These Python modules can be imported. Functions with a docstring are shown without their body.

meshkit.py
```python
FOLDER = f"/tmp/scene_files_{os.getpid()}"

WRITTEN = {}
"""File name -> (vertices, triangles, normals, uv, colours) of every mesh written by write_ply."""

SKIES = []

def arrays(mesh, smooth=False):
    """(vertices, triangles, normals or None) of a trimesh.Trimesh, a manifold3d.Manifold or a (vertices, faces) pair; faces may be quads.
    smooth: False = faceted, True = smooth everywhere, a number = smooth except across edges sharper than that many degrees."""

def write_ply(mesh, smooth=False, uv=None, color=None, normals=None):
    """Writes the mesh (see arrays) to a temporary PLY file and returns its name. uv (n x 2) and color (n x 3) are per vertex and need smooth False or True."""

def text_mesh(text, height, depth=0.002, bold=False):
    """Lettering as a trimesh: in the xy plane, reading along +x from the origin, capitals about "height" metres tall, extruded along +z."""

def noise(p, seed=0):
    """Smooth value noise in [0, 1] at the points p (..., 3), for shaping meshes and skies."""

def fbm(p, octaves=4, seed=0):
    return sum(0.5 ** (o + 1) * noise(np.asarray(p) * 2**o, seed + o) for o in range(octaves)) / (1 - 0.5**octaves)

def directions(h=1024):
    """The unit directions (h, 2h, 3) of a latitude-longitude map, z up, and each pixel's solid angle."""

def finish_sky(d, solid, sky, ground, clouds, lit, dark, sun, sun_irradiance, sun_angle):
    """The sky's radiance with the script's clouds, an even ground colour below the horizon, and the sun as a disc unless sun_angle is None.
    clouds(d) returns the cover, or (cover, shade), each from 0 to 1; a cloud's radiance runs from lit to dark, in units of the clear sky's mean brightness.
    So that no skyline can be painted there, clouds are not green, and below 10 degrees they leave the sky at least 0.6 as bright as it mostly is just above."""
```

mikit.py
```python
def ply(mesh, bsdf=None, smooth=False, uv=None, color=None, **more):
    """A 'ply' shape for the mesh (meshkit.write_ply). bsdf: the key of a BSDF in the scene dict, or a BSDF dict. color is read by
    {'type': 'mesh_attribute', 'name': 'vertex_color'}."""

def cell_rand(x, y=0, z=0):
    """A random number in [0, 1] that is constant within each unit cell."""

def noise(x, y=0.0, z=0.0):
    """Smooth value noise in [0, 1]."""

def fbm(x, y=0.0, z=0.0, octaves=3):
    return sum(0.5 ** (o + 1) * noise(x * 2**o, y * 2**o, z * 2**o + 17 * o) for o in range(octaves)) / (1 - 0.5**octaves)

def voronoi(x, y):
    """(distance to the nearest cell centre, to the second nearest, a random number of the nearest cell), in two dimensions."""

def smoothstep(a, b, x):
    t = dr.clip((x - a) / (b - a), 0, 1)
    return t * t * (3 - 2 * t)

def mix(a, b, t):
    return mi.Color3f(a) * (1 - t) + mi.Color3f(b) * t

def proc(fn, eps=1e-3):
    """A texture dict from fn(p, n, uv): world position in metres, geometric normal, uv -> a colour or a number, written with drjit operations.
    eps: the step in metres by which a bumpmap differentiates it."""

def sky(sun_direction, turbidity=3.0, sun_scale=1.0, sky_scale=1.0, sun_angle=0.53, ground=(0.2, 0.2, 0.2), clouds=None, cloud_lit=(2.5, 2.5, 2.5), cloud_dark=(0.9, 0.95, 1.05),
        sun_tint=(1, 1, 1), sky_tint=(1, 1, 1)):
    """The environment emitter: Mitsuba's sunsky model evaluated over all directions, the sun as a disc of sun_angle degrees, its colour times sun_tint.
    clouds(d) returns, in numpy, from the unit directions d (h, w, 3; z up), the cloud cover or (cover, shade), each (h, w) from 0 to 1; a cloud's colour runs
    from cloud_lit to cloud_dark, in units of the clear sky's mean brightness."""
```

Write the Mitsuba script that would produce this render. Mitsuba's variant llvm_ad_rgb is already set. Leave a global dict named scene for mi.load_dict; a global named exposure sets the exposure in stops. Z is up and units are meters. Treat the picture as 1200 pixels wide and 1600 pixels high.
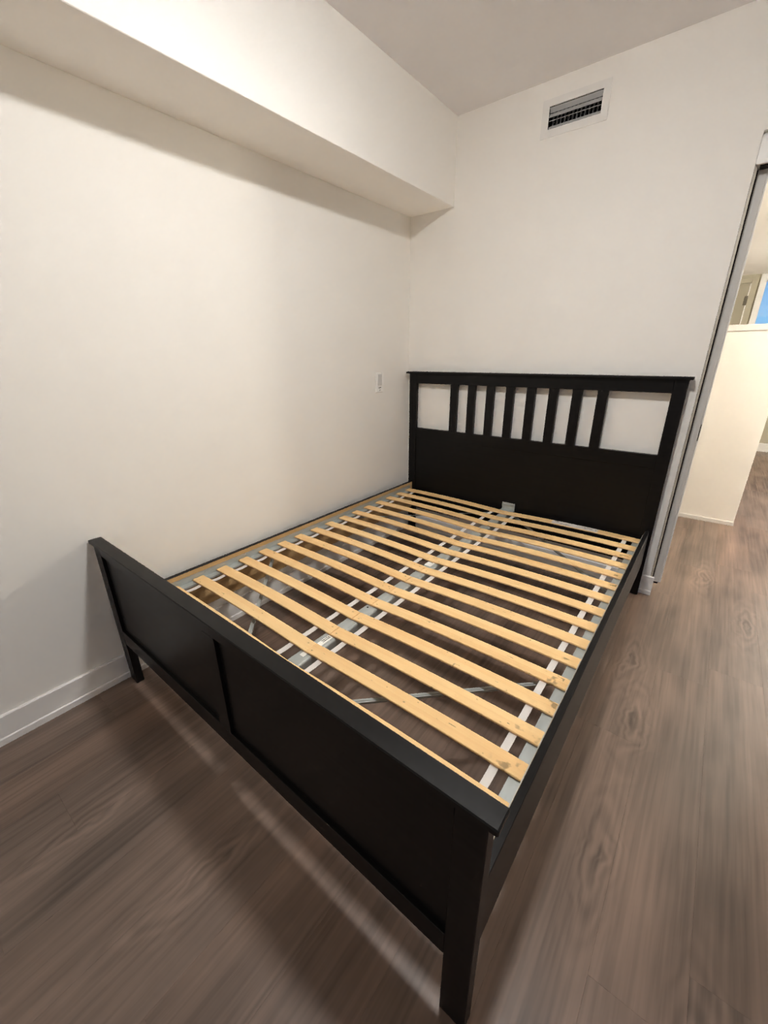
import math
import random
import numpy as np
import trimesh
import drjit as dr
import mitsuba as mi
import mikit
from mikit import fbm, noise, cell_rand, smoothstep, mix
from trimesh.creation import extrude_polygon, cylinder, revolve
from shapely.geometry import Polygon, box as sbox

random.seed(7)
np.random.seed(7)
T = mi.ScalarTransform4f
scene, labels = {}, {}

# ------------------------------------------------------------------ camera
CAM = np.array([1.7750, -2.5023, 1.3103])
FWD = np.array([-0.58352, 0.72885, -0.35817])
UP = np.array([-0.21619, 0.28571, 0.93361])
F_PX = 639.26                                   # focal length in pixels of the 1200 px wide frame
scene['camera'] = {'type': 'perspective', 'fov_axis': 'x', 'fov': math.degrees(2 * math.atan(600 / F_PX)), 'near_clip': 0.01, 'far_clip': 100.0,
                   'to_world': T().look_at(origin=CAM.tolist(), target=(CAM + FWD).tolist(), up=UP.tolist())}
exposure = 1.45
# daylight behind the far window and the added fill window
scene['sky'] = mikit.sky([-0.3, -0.8, 0.6], turbidity=2.2, sun_scale=0.0, sky_scale=0.90, sky_tint=(0.72, 1.06, 1.46))
LAMPS = [(1.34, -1.62, 13.5, 'round frosted ceiling lamp over the foot of the bed')]
HALL_POWER, FAR_POWER = 30.0, 24.0

# ------------------------------------------------------------------ room frame: the walls stand turned by ROT against the bed
LW, BW, ROT = -0.0207, 0.0409, 0.0065
CR, SR = math.cos(ROT), math.sin(ROT)
ROOM = np.eye(4)
ROOM[:2, :2] = [[CR, -SR], [SR, CR]]
ROOM[:2, 3] = [LW, BW]
H, HALL_H = 2.5484, 2.24


def lx(x):            # bed coordinate x / y to the room's own (turn is under half a degree)
    return x - LW


def ly(y):
    return y - BW


# ------------------------------------------------------------------ materials
def rgb(*c):
    return {'type': 'rgb', 'value': list(c)}


def principled(color, rough=0.5, spec=0.5, metal=0.0, **more):
    d = {'type': 'principled', 'base_color': color if isinstance(color, dict) else rgb(*color), 'roughness': rough, **more}
    if metal:
        d['metallic'] = metal
    else:
        d['specular'] = spec
    return {'type': 'twosided', 'bsdf': d}


def room_xy(p):
    dx, dy = p.x - LW, p.y - BW
    return dx * CR + dy * SR, dy * CR - dx * SR


PLANK_W, PLANK_L, PLANK_X0 = 0.181, 1.22, 0.02
KNOTS = [(1.777, -0.97), (1.781, -1.546), (1.706, -0.631), (2.127, -0.007), (1.93, 0.45), (0.55, -2.45), (2.0, -1.9), (0.95, -2.3)]


def floor_color(p, n, uv):
    x, y = room_xy(p)
    col = dr.floor((x - PLANK_X0) / PLANK_W)
    off = cell_rand(col, 3, 5)
    row = dr.floor(y / PLANK_L + off)
    r, r2 = cell_rand(col, row, 1), cell_rand(col, row, 2)
    wob = 0.02 * (fbm(x * 5 + r * 30, y * 1.3 + r2 * 20, 0) - 0.5)
    fine = fbm((x + wob) * 110 + r * 70, y * 3.5 + r2 * 40, 0.0)
    broad = fbm((x + wob * 2) * 12, y * 0.9 + r2 * 0.25, 3.0)
    blotch = fbm(x * 9 + wob * 20, y * 3.6, 9.0)
    rings, near = mi.Float(0), mi.Float(0)
    for kx, ky in KNOTS:
        ax = (p.x - kx + 0.030 * (noise(p.y * 11, kx * 40) - 0.5) + 0.012 * (noise(p.y * 37, p.x * 30) - 0.5)) / 0.034
        ay = (p.y - ky + 0.10 * (noise(p.x * 28, ky * 30) - 0.5)) / 0.15
        d = dr.sqrt(ax * ax + ay * ay)
        w = dr.exp(-d * d * 0.45)
        rings += w * (0.5 + 0.5 * dr.sin(d * 9.5 + 4.0 * noise(p.x * 45, p.y * 12)))
        near += dr.exp(-d * d * 6.0)
    v = 0.80 + 0.05 * (r - 0.5) + 0.42 * (fine - 0.5) + 0.65 * (broad - 0.5) + 0.50 * (blotch - 0.5)
    v = v + 0.32 * (rings - 0.25) - 0.22 * near
    warm = mix((0.222, 0.149, 0.114), (0.205, 0.149, 0.121), r2)
    return warm * dr.maximum(v, 0.2)


def slat_color(p, n, uv):
    r = cell_rand(dr.floor((p.y + 2.1) / 0.1195), dr.select(p.x < 0.8297, 1.0, 2.0), 4)
    g = fbm(p.y * 160 + r * 30, p.x * 6 + r * 50, p.z * 60)
    b = fbm(p.y * 18 + r * 11, p.x * 2.2 + r * 80, 0.0)
    k = noise(p.x * 55 + r * 200, p.y * 120, 2.0)
    c = mix((0.90, 0.625, 0.305), (0.78, 0.475, 0.20), dr.clip(0.15 + 0.9 * (b - 0.35) + 0.5 * (g - 0.5) + 0.35 * (r - 0.5), 0, 1))
    c = c * (1 - 0.55 * smoothstep(0.93, 1.0, k))
    # small pin holes where the slats are fixed to the straps beside the middle
    row = dr.floor((p.y + 2.041) / 0.1195)
    yc = -2.041 + (row + 0.5) * 0.1195
    for qx, qy in ((-0.024, 0.009), (0.021, -0.011)):
        dx = (p.x - 0.8297 - qx + 0.012 * (r - 0.5)) / 0.0034
        dy = (p.y - yc - qy) / 0.0026
        c = c * (1 - 0.6 * dr.exp(-(dx * dx + dy * dy)))
    # dark smudges on a few of the outer slat ends
    e = smoothstep(1.50, 1.56, p.x) * (1 - smoothstep(1.595, 1.60, p.x))
    s = smoothstep(0.58, 0.78, fbm(p.x * 45, p.y * 45, 7.0)) * e * smoothstep(0.35, 0.6, r)
    return c * (1 - 0.55 * s)


def raw_pine(p, n, uv):
    g = fbm(p.z * 140, p.y * 3.0, 1.0)
    b = fbm(p.y * 4, p.z * 20, 4.0)
    return mix((0.60, 0.42, 0.22), (0.44, 0.27, 0.12), dr.clip(g * 0.6 + b * 0.6 - 0.1, 0, 1))


def black_wood(p, n, uv):
    g = fbm(p.x * 7 + p.z * 90, p.y * 90, p.z * 5 + p.x * 2)
    h = fbm(p.x * 2.5, p.y * 120, p.z * 120)
    return mix((0.0030, 0.0028, 0.0032), (0.0065, 0.0060, 0.0064), dr.clip(0.5 * g + 0.8 * (h - 0.3), 0, 1))


def zinc(p, n, uv):
    v = fbm(p.x * 50, p.y * 14, p.z * 50)
    return mix((0.36, 0.39, 0.385), (0.54, 0.57, 0.56), v)


def wall_paint(p, n, uv):
    v = fbm(p.x * 3, p.y * 3, p.z * 3)
    return mix((0.858, 0.838, 0.798), (0.870, 0.850, 0.810), v)


def label_print(p, n, uv):        # small print on the label of the last slat, too small to read
    u, v = (p.x - 1.135) / 0.255, (p.y + 0.092) / 0.053
    ink = mi.Float(0)
    for u0, u1, v0, v1 in ((0.05, 0.14, 0.55, 0.8), (0.20, 0.42, 0.12, 0.30), (0.66, 0.92, 0.38, 0.52), (0.66, 0.84, 0.62, 0.72), (0.945, 0.985, 0.34, 0.52)):
        inside = dr.select((u > u0) & (u < u1) & (v > v0) & (v < v1), 1.0, 0.0)
        ink += inside * dr.select(noise(p.x * 500, p.y * 160) > 0.42, 1.0, 0.25)
    return mix((0.74, 0.69, 0.64), (0.20, 0.17, 0.16), dr.clip(ink, 0, 1))


scene['mat_wall'] = principled(mikit.proc(wall_paint), 0.75, 0.25)
scene['mat_ceiling'] = principled((0.82, 0.81, 0.815), 0.9, 0.2)
scene['mat_trim'] = principled((0.82, 0.81, 0.79), 0.35, 0.5)
scene['mat_floor'] = principled(mikit.proc(floor_color), 0.42, 0.45)
scene['mat_floor_gap'] = principled((0.07, 0.052, 0.044), 0.8, 0.2)
scene['mat_black'] = principled(mikit.proc(black_wood), 0.36, 0.19)
scene['mat_slat'] = principled(mikit.proc(slat_color), 0.42, 0.5)
scene['mat_pine'] = principled(mikit.proc(raw_pine), 0.7, 0.3)
scene['mat_zinc'] = principled(mikit.proc(zinc), 0.5, metal=0.45)
scene['mat_strap'] = principled((0.68, 0.65, 0.62), 0.8, 0.2)
scene['mat_paper'] = principled((0.86, 0.85, 0.80), 0.6, 0.3)
scene['mat_slat_label'] = principled(mikit.proc(label_print), 0.5, 0.3)
scene['mat_ink'] = principled((0.03, 0.03, 0.03), 0.6, 0.2)
scene['mat_dark'] = principled((0.008, 0.008, 0.008), 0.8, 0.1)
scene['mat_vent'] = principled((0.80, 0.785, 0.76), 0.4, 0.5)
scene['mat_louver'] = principled((0.36, 0.365, 0.37), 0.45, 0.5)
scene['mat_fin'] = principled((0.10, 0.105, 0.11), 0.5, 0.5)
scene['mat_switch'] = principled((0.90, 0.89, 0.86), 0.3, 0.5)
scene['mat_paddle'] = principled((0.68, 0.67, 0.65), 0.35, 0.5)
scene['mat_door'] = principled((0.62, 0.60, 0.575), 0.45, 0.5)
scene['mat_jamb_shade'] = principled((0.20, 0.195, 0.185), 0.6, 0.3)  # dark grey puts the shade on the jamb face into its colour
scene['mat_far_wall'] = principled((0.47, 0.44, 0.35), 0.8, 0.2)
scene['mat_far_door'] = principled((0.36, 0.335, 0.26), 0.6, 0.3)
scene['mat_hinge'] = principled((0.10, 0.09, 0.07), 0.4, metal=0.8)
scene['mat_glass'] = {'type': 'thindielectric', 'int_ior': 1.5}
scene['mat_lamp_base'] = principled((0.8, 0.8, 0.8), 0.4, 0.5)


# ------------------------------------------------------------------ mesh helpers
def hexa(x0, x1, y0, y1, z0, z1, c=0.0):
    """A box; with c, the four edges along its longest side and the ends are chamfered (a convex hull of 24 points)."""
    if c <= 0:
        m = trimesh.creation.box((x1 - x0, y1 - y0, z1 - z0))
        m.apply_translation(((x0 + x1) / 2, (y0 + y1) / 2, (z0 + z1) / 2))
        return m
    a, pts = ((x0, x1), (y0, y1), (z0, z1)), []
    for sx in (0, 1):
        for sy in (0, 1):
            for sz in (0, 1):
                s = (sx, sy, sz)
                for k in range(3):
                    pts.append([a[i][s[i]] + (0 if i == k else (c if s[i] == 0 else -c)) for i in range(3)])
    return trimesh.convex.convex_hull(np.array(pts))


def join(*ms):
    return trimesh.util.concatenate(list(ms))


def numbered(key):
    if key not in scene and key not in labels and not any(k.startswith(key + '__') for k in scene):
        return key
    i = 1
    while f'{key}_{i:03d}' in scene or f'{key}_{i:03d}' in labels or any(k.startswith(f'{key}_{i:03d}__') for k in scene):
        i += 1
    return f'{key}_{i:03d}'


def obj(name, mesh, mat, parent=None, label=None, smooth=False, room=False, **more):
    key = numbered(f'{parent}__{name}' if parent else name)
    if room:
        mesh = mesh.copy()
        mesh.apply_transform(ROOM)
    scene[key] = mikit.ply(mesh, mat, smooth, **more)
    if label:
        labels[key] = {'label': label}
    return key


def thing(name, label, cat, kind=None, group=None):
    key = numbered(name)
    labels[key] = {'label': label, 'category': cat}
    if kind:
        labels[key]['kind'] = kind
    if group:
        labels[key]['group'] = group
    return key


def struct(name, mesh, mat, label, cat, smooth=False):
    thing_key = obj(name, mesh, mat, None, None, smooth, room=True)
    labels[thing_key] = {'label': label, 'category': cat, 'kind': 'structure'}
    return thing_key


def wall_plate(outline, holes, y0, y1):
    """A wall in the xz plane between y0 and y1 with rectangular holes, in room coordinates."""
    p = sbox(*outline)
    for h in holes:
        p = p.difference(sbox(*h))
    m = extrude_polygon(p, y1 - y0, engine='earcut')
    m.apply_transform([[1, 0, 0, 0], [0, 0, -1, y1], [0, 1, 0, 0], [0, 0, 0, 1]])
    return m


# ------------------------------------------------------------------ the room
XR, YF = 3.7, -4.3                      # right wall and the wall behind the camera
DOOR_U0, DOOR_U1, DOOR_Z = lx(1.681), lx(2.62), 2.13
VU0, VU1, VZ0, VZ1 = lx(0.808), lx(1.051), 2.352, 2.443

floor = struct('floor', hexa(-0.2, 4.2, YF - 0.1, 5.4, -0.06, -0.006), 'mat_floor_gap', 'dark taupe wood plank floor running under the bed and out into the hall', 'floor')
rng = random.Random(3)


def plank_offset(col):                  # the same numbers as in floor_color
    h = ((int(col) + 1000000) * 374761393 + (3 + 1000000) * 668265263 + (5 + 1000000) * 2147483647) & 0xFFFFFFFF
    h = ((h ^ (h >> 13)) * 1274126177) & 0xFFFFFFFF
    return ((h ^ (h >> 16)) & 0xFFFFFF) / 16777215.0


for col in range(-1, int((XR - PLANK_X0) / PLANK_W) + 1):
    x0 = max(PLANK_X0 + col * PLANK_W, 0.0)
    x1 = min(PLANK_X0 + (col + 1) * PLANK_W, XR)
    off = plank_offset(col)
    for row in range(-5, 6):
        y0, y1 = (row - off) * PLANK_L, (row + 1 - off) * PLANK_L
        y0, y1 = max(y0, YF), min(y1, 5.16)
        if y1 - y0 < 0.02 or x1 - x0 < 0.004:
            continue
        if (y0 > 0.2 and x0 < 1.3) or (y1 > 0.0 and x0 < 1.2 and y0 > -0.05):
            continue
        g = 0.0001
        obj('plank', hexa(x0 + g, x1 - g, y0 + g, y1 - g, -0.008, 0.0, 0.0002), 'mat_floor', floor, room=True)

struct('ceiling', hexa(-0.2, XR + 0.1, YF - 0.1, 0.115, H, H + 0.1), 'mat_ceiling', 'flat off-white ceiling of the bedroom', 'ceiling')
struct('wall_left', hexa(-0.12, 0.0, YF - 0.1, 0.10, -0.05, H + 0.05), 'mat_wall', 'plain white wall on the left along the long side of the bed', 'wall')
struct('wall_back', wall_plate((0.0, -0.05, XR, H + 0.05), [(DOOR_U0, -0.2, DOOR_U1, DOOR_Z), (VU0 - 0.004, VZ0 - 0.004, VU1 + 0.004, VZ1 + 0.004)], 0.0, 0.022),
       'mat_wall', 'white wall behind the black headboard with a vent near the ceiling', 'wall')
struct('wall_hall_front', wall_plate((0.0, -0.05, 4.2, H + 0.05), [(DOOR_U0 + 0.015, -0.2, DOOR_U1, DOOR_Z)], 0.115, 0.13), 'mat_wall', 'hall side of the wall with the doorway', 'wall')
struct('wall_right', hexa(XR, XR + 0.1, YF - 0.1, 0.10, -0.05, H + 0.05), 'mat_wall', 'white wall on the right side of the bedroom', 'wall')
QX0, QX1, QZ0, QZ1 = 2.2, 3.4, 0.25, 2.30
struct('wall_front', wall_plate((-0.12, -0.05, XR + 0.1, H + 0.05), [(QX0, QZ0, QX1, QZ1)], YF - 0.1, YF), 'mat_wall', 'white wall facing the headboard at the other end of the room', 'wall')
w2 = struct('window_2', join(hexa(QX0 - 0.05, QX0 + 0.03, YF - 0.11, YF + 0.02, QZ0 - 0.05, QZ1 + 0.05, 0.003), hexa(QX1 - 0.03, QX1 + 0.05, YF - 0.11, YF + 0.02, QZ0 - 0.05, QZ1 + 0.05, 0.003),
                             hexa(QX0, QX1, YF - 0.11, YF + 0.02, QZ0 - 0.05, QZ0 + 0.03, 0.003), hexa(QX0, QX1, YF - 0.11, YF + 0.02, QZ1 - 0.03, QZ1 + 0.05, 0.003)),
            'mat_trim', 'unseen tall white-framed window added in the wall facing the headboard for daylight fill', 'window')  # out of view, added to let sky light fill the room
obj('pane', hexa(QX0 + 0.03, QX1 - 0.03, YF - 0.0602, YF - 0.06, QZ0 + 0.03, QZ1 - 0.03), 'mat_glass', w2, room=True)
struct('wall_bulkhead', hexa(0.0, 0.3122, YF, 0.0, 2.1266, H + 0.02, 0.002), 'mat_wall', 'boxed white bulkhead running along the top of the left wall', 'bulkhead')

# baseboards: a flat board with a low shoe strip in front
def baseboard_profile(along, y0, y1, h=0.114, shoe=0.027):
    """Profile in (d, z), d = distance from the wall; swept from y0 to y1."""
    p = Polygon([(0, 0), (0.0165, 0), (0.0165, shoe - 0.003), (0.0135, shoe), (0.011, shoe + 0.0005), (0.011, h - 0.004), (0.007, h), (0, h)])
    m = extrude_polygon(p, y1 - y0, engine='earcut')
    if along == 'left':        # d -> +x, sweep -> y
        m.apply_transform([[1, 0, 0, 0], [0, 0, 1, y0], [0, 1, 0, 0], [0, 0, 0, 1]])
    else:                      # d -> -y, sweep -> x
        m.apply_transform([[0, 0, 1, y0], [-1, 0, 0, 0], [0, 1, 0, 0], [0, 0, 0, 1]])
    m.fix_normals()
    return m


struct('baseboard_left', baseboard_profile('left', YF, 0.0), 'mat_trim', 'white baseboard with a low shoe strip along the left wall beside the bed leg', 'baseboard')
bb = struct('baseboard_back', baseboard_profile('back', 0.0165, lx(1.702)), 'mat_trim', 'white baseboard behind the head of the bed ending at the doorway', 'baseboard')
struct('baseboard_right', baseboard_profile('back', DOOR_U1 + 0.1, XR), 'mat_trim', 'white baseboard on the far side of the doorway', 'baseboard')

# doorway: jamb strip with painted shade, black strip for the shadow gap, header fascia, sliding door
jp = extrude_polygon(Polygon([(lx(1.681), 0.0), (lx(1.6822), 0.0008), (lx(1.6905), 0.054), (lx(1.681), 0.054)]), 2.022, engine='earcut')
j = struct('trim_1', jp, 'mat_jamb_shade', 'narrow jamb strip on the left edge of the doorway with its shade painted as dark grey', 'door jamb')
fas = Polygon([(0.0, 2.02), (0.068, 2.02), (0.068, 2.126), (0.02, 2.126), (0.01, 2.121), (0.003, 2.110), (0.0, 2.095)])
m = extrude_polygon(fas, DOOR_U1 - lx(1.6815), engine='earcut')
m.apply_transform([[0, 0, 1, lx(1.6815)], [1, 0, 0, 0.004], [0, 1, 0, 0], [0, 0, 0, 1]])
m.fix_normals()
fz = struct('trim_2', m, 'mat_trim', 'white rounded fascia over the sliding door at the top of the doorway', 'door fascia', smooth=40)
obj('track', hexa(lx(1.697), DOOR_U1, 0.02, 0.068, 2.015, 2.02), 'mat_dark', fz, 'black slot of the sliding track', room=True)
d = struct('door_1', hexa(lx(0.95), lx(1.7275), 0.074, 0.108, 0.052, 2.10, 0.0015), 'mat_door', 'edge of the light grey sliding door showing in the doorway beside the bed', 'sliding door')
obj('gap_shadow', hexa(lx(1.6885), lx(1.6945), 0.056, 0.074, 0.055, 2.012), 'mat_dark', d, 'thin black strip painting the shadow gap', room=True)  # black strip stands in for the shadow gap before the door
obj('lit_edge_strip', hexa(lx(1.7275), lx(1.7335), 0.078, 0.108, 0.052, 2.10, 0.001), 'mat_trim', d, 'white strip painting the lit door edge', room=True)  # white colour stands for hall light on the door edge
obj('edge_pull', hexa(lx(1.7275), lx(1.7312), 0.0745, 0.078, 0.885, 0.968, 0.0008), 'mat_hinge', d, 'slim dark edge pull', room=True)
obj('bottom_channel', hexa(lx(0.95), lx(1.720), 0.080, 0.102, 0.040, 0.052), 'mat_dark', d, room=True)

# ------------------------------------------------------------------ the hall beyond the doorway
struct('ceiling_hall', hexa(lx(0.0), 4.2, 0.13, 5.4, HALL_H, HALL_H + 0.1), 'mat_wall', 'cream ceiling of the hall beyond the doorway', 'ceiling')
struct('wall_hall_left', hexa(lx(0.0), lx(0.1), 0.13, 5.3, -0.05, HALL_H), 'mat_wall', 'wall on the left side of the hall', 'wall')
struct('wall_hall_right', hexa(4.1, 4.2, 0.13, 5.3, -0.05, HALL_H), 'mat_wall', 'wall on the right side of the hall', 'wall')
PY = ly(1.60)
pt = struct('wall_partition', hexa(lx(1.0), lx(2.084), PY, PY + 0.14, -0.005, 1.448, 0.002), 'mat_wall', 'warm white half-height partition wall standing in the hall beyond the doorway', 'partition')
obj('cap', hexa(lx(0.99), lx(2.094), PY - 0.010, PY + 0.15, 1.448, 1.491, 0.003), 'mat_trim', pt, 'white cap board', room=True)
obj('shoe_strip', hexa(lx(1.0), lx(2.086), PY - 0.008, PY, 0.0, 0.032, 0.001), 'mat_trim', pt, room=True)
FYW = ly(5.20)
WX0, WX1, WZ0, WZ1 = lx(1.95), lx(3.2), 0.9, 2.16
struct('wall_far', wall_plate((lx(0.1), -0.05, 4.1, HALL_H), [(WX0, WZ0, WX1, WZ1)], FYW, FYW + 0.12), 'mat_far_wall', 'dim olive-toned wall at the far end of the hall above the partition', 'wall')
m = baseboard_profile('back', lx(0.1), 4.1)
m.apply_translation((0, FYW, 0))
struct('baseboard_far', m, 'mat_trim', 'pale baseboard at the far end of the hall right of the partition', 'baseboard')
w = struct('window_1', join(hexa(WX0 - 0.066, WX0 + 0.002, FYW - 0.03, FYW + 0.06, WZ0 - 0.06, 2.235, 0.003), hexa(WX1, WX1 + 0.06, FYW - 0.03, FYW + 0.06, WZ0 - 0.06, 2.235, 0.003),
                            hexa(WX0, WX1, FYW - 0.03, FYW + 0.06, WZ0 - 0.06, WZ0 + 0.002, 0.003), hexa(WX0, WX1, FYW - 0.03, FYW + 0.06, WZ1, 2.235, 0.003)),
           'mat_trim', 'white-framed window with blue sky at the far end of the hall', 'window')
obj('pane', hexa(WX0, WX1, FYW + 0.055, FYW + 0.0552, WZ0, WZ1), 'mat_glass', w, room=True)
D2 = lx(1.793)
d2 = struct('door_2', hexa(lx(0.95), D2, FYW - 0.035, FYW, 0.01, 2.135, 0.002), 'mat_far_door', 'olive-grey far door seen over the partition beside the window', 'door')
obj('hinge', hexa(D2 - 0.022, D2 + 0.012, FYW - 0.045, FYW - 0.03, 1.88, 1.99, 0.002), 'mat_hinge', d2, 'dark hinge', room=True)
obj('lit_edge_band', hexa(D2 + 0.001, D2 + 0.012, FYW - 0.032, FYW, 0.01, 2.135), 'mat_trim', d2, 'pale band painting the lit door edge', room=True)  # pale colour paints the light caught by the far door edge
obj('casing', join(hexa(D2 + 0.013, D2 + 0.075, FYW - 0.018, FYW, 0.0, 2.20, 0.002), hexa(lx(0.9), D2 + 0.013, FYW - 0.018, FYW, 2.145, 2.20, 0.002)), 'mat_far_wall', d2, room=True)


# ------------------------------------------------------------------ lamps
def unseen_hall_lamp(x, y, ztop, drop, r, power, color, label):  # out of view; globes hung low to brighten hall ceiling and partition
    t = thing('unseen_hall_lamp', label, 'lamp')
    cup = revolve(np.array([(0, 0), (0.05, 0), (0.05, -0.012), (0.01, -0.03), (0, -0.03)]), sections=24)
    cup.apply_translation((x, y, ztop))
    cup.fix_normals()
    obj('canopy', cup, 'mat_lamp_base', t, smooth=40)
    rod = cylinder(0.006, drop - 0.02, sections=12)
    rod.apply_translation((x, y, ztop - 0.02 - (drop - 0.02) / 2))
    obj('rod', rod, 'mat_hinge', t)
    g = trimesh.creation.icosphere(3, r)
    g.apply_translation((x, y, ztop - drop - r))
    rad = power / (math.pi * g.area)
    obj('globe', g, 'mat_paper', t, smooth=True, emitter={'type': 'area', 'radiance': rgb(*[rad * c for c in color])})


def ceiling_lamp(x, y, ztop, r, h, power, color, label):
    t = thing('ceiling_lamp', label, 'lamp')
    base = cylinder(r * 0.92, 0.02, sections=40)
    base.apply_translation((x, y, ztop - 0.010))
    obj('base', base, 'mat_lamp_base', t, smooth=40)
    prof = [(0, -h), (r * 0.55, -h * 0.985), (r * 0.82, -h * 0.90), (r * 0.96, -h * 0.68), (r, -h * 0.36), (r * 0.98, 0.0)]
    dome = revolve(np.array(prof), sections=40)
    dome.apply_translation((x, y, ztop - 0.02))
    dome.fix_normals()
    if dome.face_normals[np.argmin(dome.triangles_center[:, 2])][2] > 0:
        dome.invert()
    area = dome.area
    rad = power / (math.pi * area)
    obj('diffuser', dome, 'mat_paper', t, smooth=True, emitter={'type': 'area', 'radiance': rgb(*[rad * c for c in color])})


for x_, y_, w_, text in LAMPS:
    ceiling_lamp(x_, y_, H, 0.10, 0.030, w_, (1.0, 0.985, 0.96), text)
unseen_hall_lamp(2.95, 0.95, HALL_H, 0.22, 0.09, HALL_POWER, (1.0, 0.91, 0.76), 'unseen frosted globe lamp in the hall before the partition, hung low to light the ceiling')
unseen_hall_lamp(3.0, 3.2, HALL_H, 0.22, 0.09, FAR_POWER, (1.0, 0.95, 0.84), 'unseen frosted globe lamp added in the hall behind the partition to light the ceiling')  # added to brighten the ceiling beyond the partition

# ------------------------------------------------------------------ air vent on the back wall
v = thing('air_vent', 'white air supply grille with dark louvers high on the wall above the headboard', 'vent')
outer, inner = sbox(lx(0.774), 2.320, lx(1.082), 2.473), sbox(VU0, VZ0, VU1, VZ1)
fr = extrude_polygon(outer.difference(inner), 0.004, engine='earcut')
fr.apply_transform([[1, 0, 0, 0], [0, 0, -1, 0.0], [0, 1, 0, 0], [0, 0, 0, 1]])
lip = extrude_polygon(inner.buffer(0.006, join_style=2).difference(inner), 0.0055, engine='earcut')
lip.apply_transform([[1, 0, 0, 0], [0, 0, -1, 0.0005], [0, 1, 0, 0], [0, 0, 0, 1]])
obj('frame', join(fr, lip), 'mat_vent', v, 'white face frame', room=True)
t0 = 0.003
obj('duct_box', join(hexa(VU0 - t0, VU1 + t0, 0.085, 0.088, VZ0 - t0, VZ1 + t0), hexa(VU0 - t0, VU0, 0.002, 0.085, VZ0 - t0, VZ1 + t0), hexa(VU1, VU1 + t0, 0.002, 0.085, VZ0 - t0, VZ1 + t0),
                     hexa(VU0, VU1, 0.002, 0.085, VZ0 - t0, VZ0), hexa(VU0, VU1, 0.002, 0.085, VZ1, VZ1 + t0)), 'mat_dark', v, 'dark duct opening', room=True)
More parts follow.
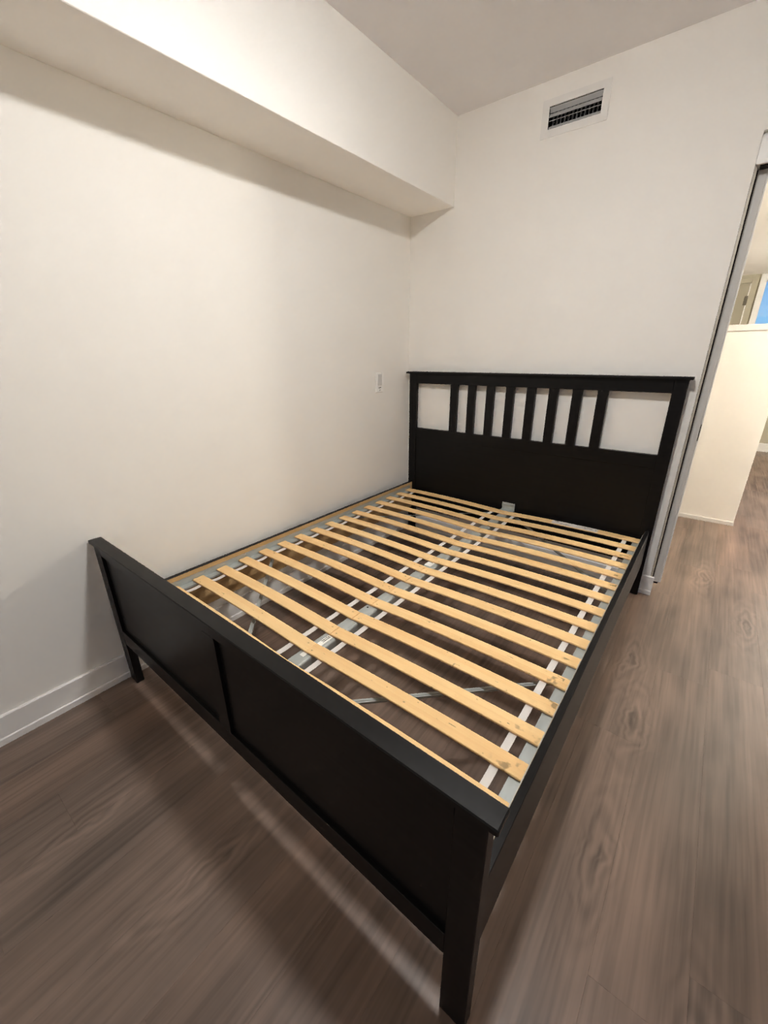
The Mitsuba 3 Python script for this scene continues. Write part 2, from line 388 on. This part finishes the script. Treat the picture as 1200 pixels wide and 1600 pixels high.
for (ya, za), (yb, zb) in (((0.001, 0.001), (0.010, 0.016)), ((0.001, 0.0345), (0.016, 0.0425)), ((0.001, 0.049), (0.010, 0.066)), ((0.012, 0.070), (0.002, 0.0895))):
    n_ = math.hypot(yb - ya, zb - za)
    blade = trimesh.creation.box((VU1 - VU0, n_, 0.0016))
    blade.apply_transform(trimesh.transformations.rotation_matrix(math.atan2(zb - za, yb - ya), (1, 0, 0)))
    blade.apply_translation(((VU0 + VU1) / 2, (ya + yb) / 2, VZ0 + (za + zb) / 2))
    obj('louver', blade, 'mat_louver', v, room=True)
for k in range(13):
    xc = VU0 + (k + 0.6) * (VU1 - VU0) / 13
    obj('fin', hexa(xc - 0.0008, xc + 0.0008, 0.026, 0.05, VZ0, VZ1), 'mat_louver', v, room=True)

# ------------------------------------------------------------------ wall switch on the left wall
s = thing('wall_switch', 'white wall dimmer switch beside the headboard on the left wall', 'switch')
sy0, sy1, sz0, sz1 = ly(-0.343), ly(-0.260), 1.079, 1.2035
obj('plate', hexa(0.0, 0.006, sy0, sy1, sz0, sz1, 0.002), 'mat_switch', s, room=True)
ym = (sy0 + sy1) / 2
obj('paddle', hexa(0.006, 0.0095, ym - 0.021, ym + 0.021, 1.122, 1.193, 0.0012), 'mat_paddle', s, room=True)
obj('dimmer_slot', hexa(0.006, 0.0066, ym - 0.013, ym + 0.013, 1.106, 1.110), 'mat_ink', s, 'dark slot', room=True)
obj('button', hexa(0.006, 0.009, ym - 0.006, ym + 0.006, 1.089, 1.0975, 0.001), 'mat_louver', s, 'small grey button', room=True)

# ------------------------------------------------------------------ the bed
W, L = 1.6593, 2.0986
PX, PW = 0.0172, 0.0590
XI0, XI1 = PX + PW, W - PX - PW
bed = thing('bed', 'black-brown wooden bed frame without a mattress standing against the left wall', 'bed')

hb = f'{bed}__headboard'
t = 0.026
obj('post', hexa(PX, XI0, 0, t, 0, 1.187, 0.0015), 'mat_black', hb)
obj('post', hexa(XI1, W - PX, 0, t, 0, 1.187, 0.0015), 'mat_black', hb)
obj('top_cap', hexa(0, W, -0.020, 0.033, 1.187, 1.2005, 0.0025), 'mat_black', hb)
obj('top_rail', hexa(XI0, XI1, 0.0004, t - 0.0004, 1.1224, 1.187, 0.001), 'mat_black', hb)
for k in range(8):
    x0 = 0.3500 + k * 0.1288
    obj('baluster', hexa(x0, x0 + 0.0515, 0.0008, t - 0.0008, 0.8115, 1.1225, 0.0012), 'mat_black', hb)
obj('middle_rail', hexa(XI0, XI1, 0.0004, t - 0.0004, 0.742, 0.8121, 0.0012), 'mat_black', hb)
obj('panel', hexa(XI0, XI1, 0.006, t - 0.002, 0.192, 0.742), 'mat_black', hb)

fb = f'{bed}__footboard'
yf0, yf1 = -2.0904, -2.0600
obj('post', hexa(PX, XI0, yf0, yf1, 0, 0.6455, 0.0015), 'mat_black', fb)
obj('post', hexa(XI1, W - PX, yf0, yf1, 0, 0.6455, 0.0015), 'mat_black', fb)
obj('top_cap', hexa(0, W, -L, -L + 0.0451, 0.6455, 0.660, 0.0025), 'mat_black', fb)
obj('top_rail', hexa(XI0, XI1, yf0 + 0.0005, yf1 - 0.0005, 0.612, 0.6455, 0.001), 'mat_black', fb)
obj('bottom_rail', hexa(XI0, XI1, yf0 + 0.0005, yf1 - 0.0005, 0.2055, 0.271, 0.0012), 'mat_black', fb)
obj('center_stile', hexa(0.8000, 0.8590, yf0 + 0.0005, yf1 - 0.0005, 0.271, 0.612, 0.0012), 'mat_black', fb)
obj('panel', hexa(XI0, 0.8000, yf0 + 0.011, yf1 - 0.004, 0.271, 0.612), 'mat_black', fb)
obj('panel', hexa(0.8590, XI1, yf0 + 0.011, yf1 - 0.004, 0.271, 0.612), 'mat_black', fb)

RZ0, RZ1 = 0.192, 0.400
for side in (0, 1):
    mx = (lambda x: x) if side == 0 else (lambda x: W - x)

    def sided(x0, x1, *a):
        x0, x1 = mx(x0), mx(x1)
        return hexa(min(x0, x1), max(x0, x1), *a)
    r = obj('side_rail', sided(0.0300, 0.0495, yf1, 0.0, RZ0, RZ1, 0.0015), 'mat_black', bed)
    obj('inner_face', sided(0.0495, 0.0515, yf1 + 0.001, -0.001, RZ0 + 0.003, RZ1 - (0.003 if side == 0 else 0.010)), 'mat_pine', r, 'bare pine inner face')
    ledge = [sided(0.0515, 0.0531, -2.03, -0.03, 0.3450, 0.376), sided(0.0531, 0.0885, -2.03, -0.03, 0.3450, 0.3465), sided(0.0885, 0.0898, -2.03, -0.03, 0.338, 0.3465),
             sided(0.0531, 0.0560, -2.03, -0.03, 0.376, 0.3772)]
    lk = obj('ledge', join(*ledge), 'mat_zinc', r, 'galvanised steel slat ledge')
    for k in range(9):
        yy = -1.92 + k * 0.22
        b = cylinder(0.005, 0.004, sections=12)
        b.apply_transform(trimesh.transformations.rotation_matrix(math.pi / 2, (0, 1, 0)))
        b.apply_translation((mx(0.0545), yy, 0.366))
        obj('screw', b, 'mat_zinc', r)

    obj('corner_block', sided(0.0310, 0.0600, yf1 + 0.0002, -2.030, 0.378, 0.430), 'mat_black', bed)
    for yy in (-2.005, -0.055):
        for zz in (0.245, 0.305):
            b = cylinder(0.008, 0.006, sections=14)
            b.apply_transform(trimesh.transformations.rotation_matrix(math.pi / 2, (0, 1, 0)))
            b.apply_translation((mx(0.0535), yy, zz))
            obj('bolt', b, 'mat_hinge', r, 'dark bolt head')

# middle beam: an upside-down steel channel with rolled edges
cx, bw, bt, bz = W / 2, 0.030, 0.0015, 0.3370
arc = [(cx + bw - 0.009 + 0.009 * math.sin(a), bz - 0.009 + 0.009 * math.cos(a)) for a in np.linspace(0, math.pi / 2, 6)]
pts = arc + [(cx + bw, bz - 0.045), (cx + bw - bt, bz - 0.045), (cx + bw - bt, bz - 0.010)]
right = pts + [(cx + bw - 0.009 + (0.009 - bt) * math.sin(a), bz - 0.009 + (0.009 - bt) * math.cos(a)) for a in np.linspace(math.pi / 2, 0, 6)][1:]
outer_r = arc + [(cx + bw, bz - 0.045), (cx + bw - bt, bz - 0.045)] + right[len(arc) + 2:]
poly = outer_r + [(2 * cx - x, z) for x, z in reversed(outer_r)]
m = extrude_polygon(Polygon(poly).buffer(0), 2.04, engine='earcut')
m.apply_transform([[1, 0, 0, 0], [0, 0, -1, -0.012], [0, 1, 0, 0], [0, 0, 0, 1]])
m.fix_normals()
mb = obj('middle_beam', m, 'mat_zinc', bed, 'galvanised steel middle beam', smooth=35)


def sticker(x0, x1, y0, y1, bars):
    k = obj('sticker', hexa(x0, x1, y0, y1, bz - 0.0002, bz + 0.0003), 'mat_paper', mb, 'white sticker')
    if bars:
        n = [hexa(x0 + 0.004 + i * (x1 - x0 - 0.008) / bars, x0 + 0.004 + (i + 0.35) * (x1 - x0 - 0.008) / bars, y0 + (y1 - y0) * 0.42, y1 - 0.005, bz + 0.0003, bz + 0.0006) for i in range(bars)]
        obj('sticker_print', join(*n), 'mat_ink', mb, 'printed dark bars')


sticker(0.818, 0.838, -1.787, -1.767, 0)
sticker(0.823, 0.845, -1.722, -1.648, 2)
sticker(0.802, 0.838, -0.972, -0.885, 3)
b = cylinder(0.0045, 0.0008, sections=16)
b.apply_translation((0.820, -1.424, bz))
obj('bolt_hole', b, 'mat_ink', mb, 'dark bolt hole')
br = join(hexa(cx - 0.043, cx + 0.043, -0.0035, 0.0, 0.33, 0.391), hexa(cx - 0.043, cx + 0.043, -0.052, -0.0035, 0.342, 0.3445), hexa(cx - 0.036, cx + 0.036, -0.0115, -0.0035, 0.378, 0.3805))
obj('beam_bracket', br, 'mat_zinc', bed, 'grey steel beam bracket on the headboard')
br = join(hexa(cx - 0.043, cx + 0.043, yf1, yf1 + 0.0035, 0.29, 0.36))
obj('beam_bracket', br, 'mat_zinc', bed, 'grey steel beam bracket on the footboard')


def brace(p0, p1, z=0.322, w=0.015):
    d = np.array(p1) - np.array(p0)
    n = np.linalg.norm(d)
    strips = [hexa(0, n, -w / 2, w / 2, 0, 0.0016), hexa(0.03, n - 0.03, -w * 0.16, w * 0.16, 0.0016, 0.004, 0.0008), hexa(0, n, -w / 2, -w / 2 + 0.0015, -0.006, 0.0016)]
    for q in (0.012, n - 0.012):
        c = cylinder(0.005, 0.003, sections=10)
        c.apply_translation((q, 0, 0.0028))
        strips.append(c)
    m = join(*strips)
    a = math.atan2(d[1], d[0])
    m.apply_transform(trimesh.transformations.rotation_matrix(a, (0, 0, 1)))
    m.apply_translation((p0[0], p0[1], z))
    obj('diagonal_brace', m, 'mat_zinc', bed, 'thin steel brace running diagonally under the slats')


for sx in (1, -1):
    brace((cx + sx * 0.031, -2.055), (cx + sx * 0.775, -1.305))
    brace((cx + sx * 0.031, -0.010), (cx + sx * 0.775, -0.710))

# ------------------------------------------------------------------ the two slatted bases
TH, SW, ARCH = 0.008, 0.0535, 0.007
SLAT_Y = [-1.742 + 0.1195 * k for k in range(-2, 15)]


def slat_mesh(x0, x1, z0, z1, n=20, c=0.0018):
    sec = [(-SW / 2 + c, 0), (SW / 2 - c, 0), (SW / 2, -c), (SW / 2, -TH + c), (SW / 2 - c, -TH), (-SW / 2 + c, -TH), (-SW / 2, -TH + c), (-SW / 2, -c)]
    v, f = [], []
    for i in range(n + 1):
        s_ = i / n
        zz = z0 + (z1 - z0) * s_ + ARCH * (1 - (2 * s_ - 1) ** 2)
        v += [(x0 + (x1 - x0) * s_, a, zz + b) for a, b in sec]
    for i in range(n):
        for j_ in range(8):
            a, b = i * 8 + j_, i * 8 + (j_ + 1) % 8
            f += [(a, b, b + 8), (a, b + 8, a + 8)]
    f += [(0, j_ + 1, j_) for j_ in range(1, 7)] + [(n * 8, n * 8 + j_, n * 8 + j_ + 1) for j_ in range(1, 7)]
    m = trimesh.Trimesh(v, f, process=False)
    m.fix_normals()
    return m


def slat_under(x, x0, x1, z0, z1):
    s_ = (x - x0) / (x1 - x0)
    return z0 + (z1 - z0) * s_ + ARCH * (1 - (2 * s_ - 1) ** 2) - TH


def strap_mesh(xc, ztop, sag, seed, w=0.0215):
    r_ = random.Random(seed)
    ys, zs, xs = [], [], []
    for a, b in zip(SLAT_Y[:-1], SLAT_Y[1:]):
        sg, sh = sag * r_.uniform(0.3, 1.0), r_.uniform(-0.001, 0.001)
        for q in np.linspace(0, 1, 9)[:-1]:
            ys.append(a + (b - a) * q)
            zs.append(ztop - sg * math.sin(math.pi * q) ** 2)
            xs.append(xc + sh * math.sin(math.pi * q))
    ys.append(SLAT_Y[-1])
    zs.append(ztop)
    xs.append(xc)
    v, f = [], []
    for x, y, z in zip(xs, ys, zs):
        v += [(x - w / 2, y, z), (x + w / 2, y, z), (x + w / 2, y, z - 0.0009), (x - w / 2, y, z - 0.0009)]
    for i in range(len(ys) - 1):
        for j_ in range(4):
            a, b = i * 4 + j_, i * 4 + (j_ + 1) % 4
            f += [(a, b + 4, b), (a, a + 4, b + 4)]
    e = (len(ys) - 1) * 4
    f += [(0, 1, 2), (0, 2, 3), (e, e + 2, e + 1), (e, e + 3, e + 2)]
    m = trimesh.Trimesh(v, f, process=False)
    m.fix_normals()
    return m


units = [(0.0575, cx - 0.0006, 0.3565, 0.3460, 'left-hand slatted base of light birch slats lying next to the wall', (0.122, cx - 0.0760), (0.007, 0.003)),
         (cx + 0.0006, W - 0.0555, 0.3460, 0.3565, 'right-hand slatted base of light birch slats lying by the open side of the bed', (cx + 0.0720, 1.5315), (0.003, 0.003))]
for ui, (x0, x1, z0, z1, text, straps, sags) in enumerate(units):
    u = thing('slatted_base', text, 'slatted bed base')
    base = slat_mesh(x0, x1, z0, z1)
    shape = mikit.ply(base, 'mat_slat', 30)
    last = None
    for k, y in enumerate(SLAT_Y):
        last = numbered(f'{u}__slat')
        scene[last] = {**shape, 'to_world': T().translate([random.uniform(-0.0012, 0.0012), y + random.uniform(-0.0012, 0.0012), 0])}
    for xs_, sg in zip(straps, sags):
        obj('strap', strap_mesh(xs_, slat_under(xs_, x0, x1, z0, z1) - 0.0004, sg, int(xs_ * 1000)), 'mat_strap', u, 'pale webbing strap', smooth=40)
    if ui == 1:
        n = 8
        v, f = [], []
        for i in range(n + 1):
            x = 1.135 + 0.255 * i / n
            zz = slat_under(x, x0, x1, z0, z1) + TH
            for dz in (0.0006, -0.001):
                v += [(x, SLAT_Y[-1] - SW / 2 + 0.002, zz + dz), (x, SLAT_Y[-1] + SW / 2 - 0.002, zz + dz)]
        for i in range(n):
            a, b = i * 4, i * 4 + 4
            f += [(a, b, b + 1), (a, b + 1, a + 1), (a + 2, b + 3, b + 2), (a + 2, a + 3, b + 3), (a, a + 2, b + 2), (a, b + 2, b), (a + 1, b + 3, a + 3), (a + 1, b + 1, b + 3)]
        f += [(0, 1, 3), (0, 3, 2), (n * 4, n * 4 + 3, n * 4 + 1), (n * 4, n * 4 + 2, n * 4 + 3)]
        obj('label', trimesh.Trimesh(v, f, process=False), 'mat_slat_label', last, 'white printed label')
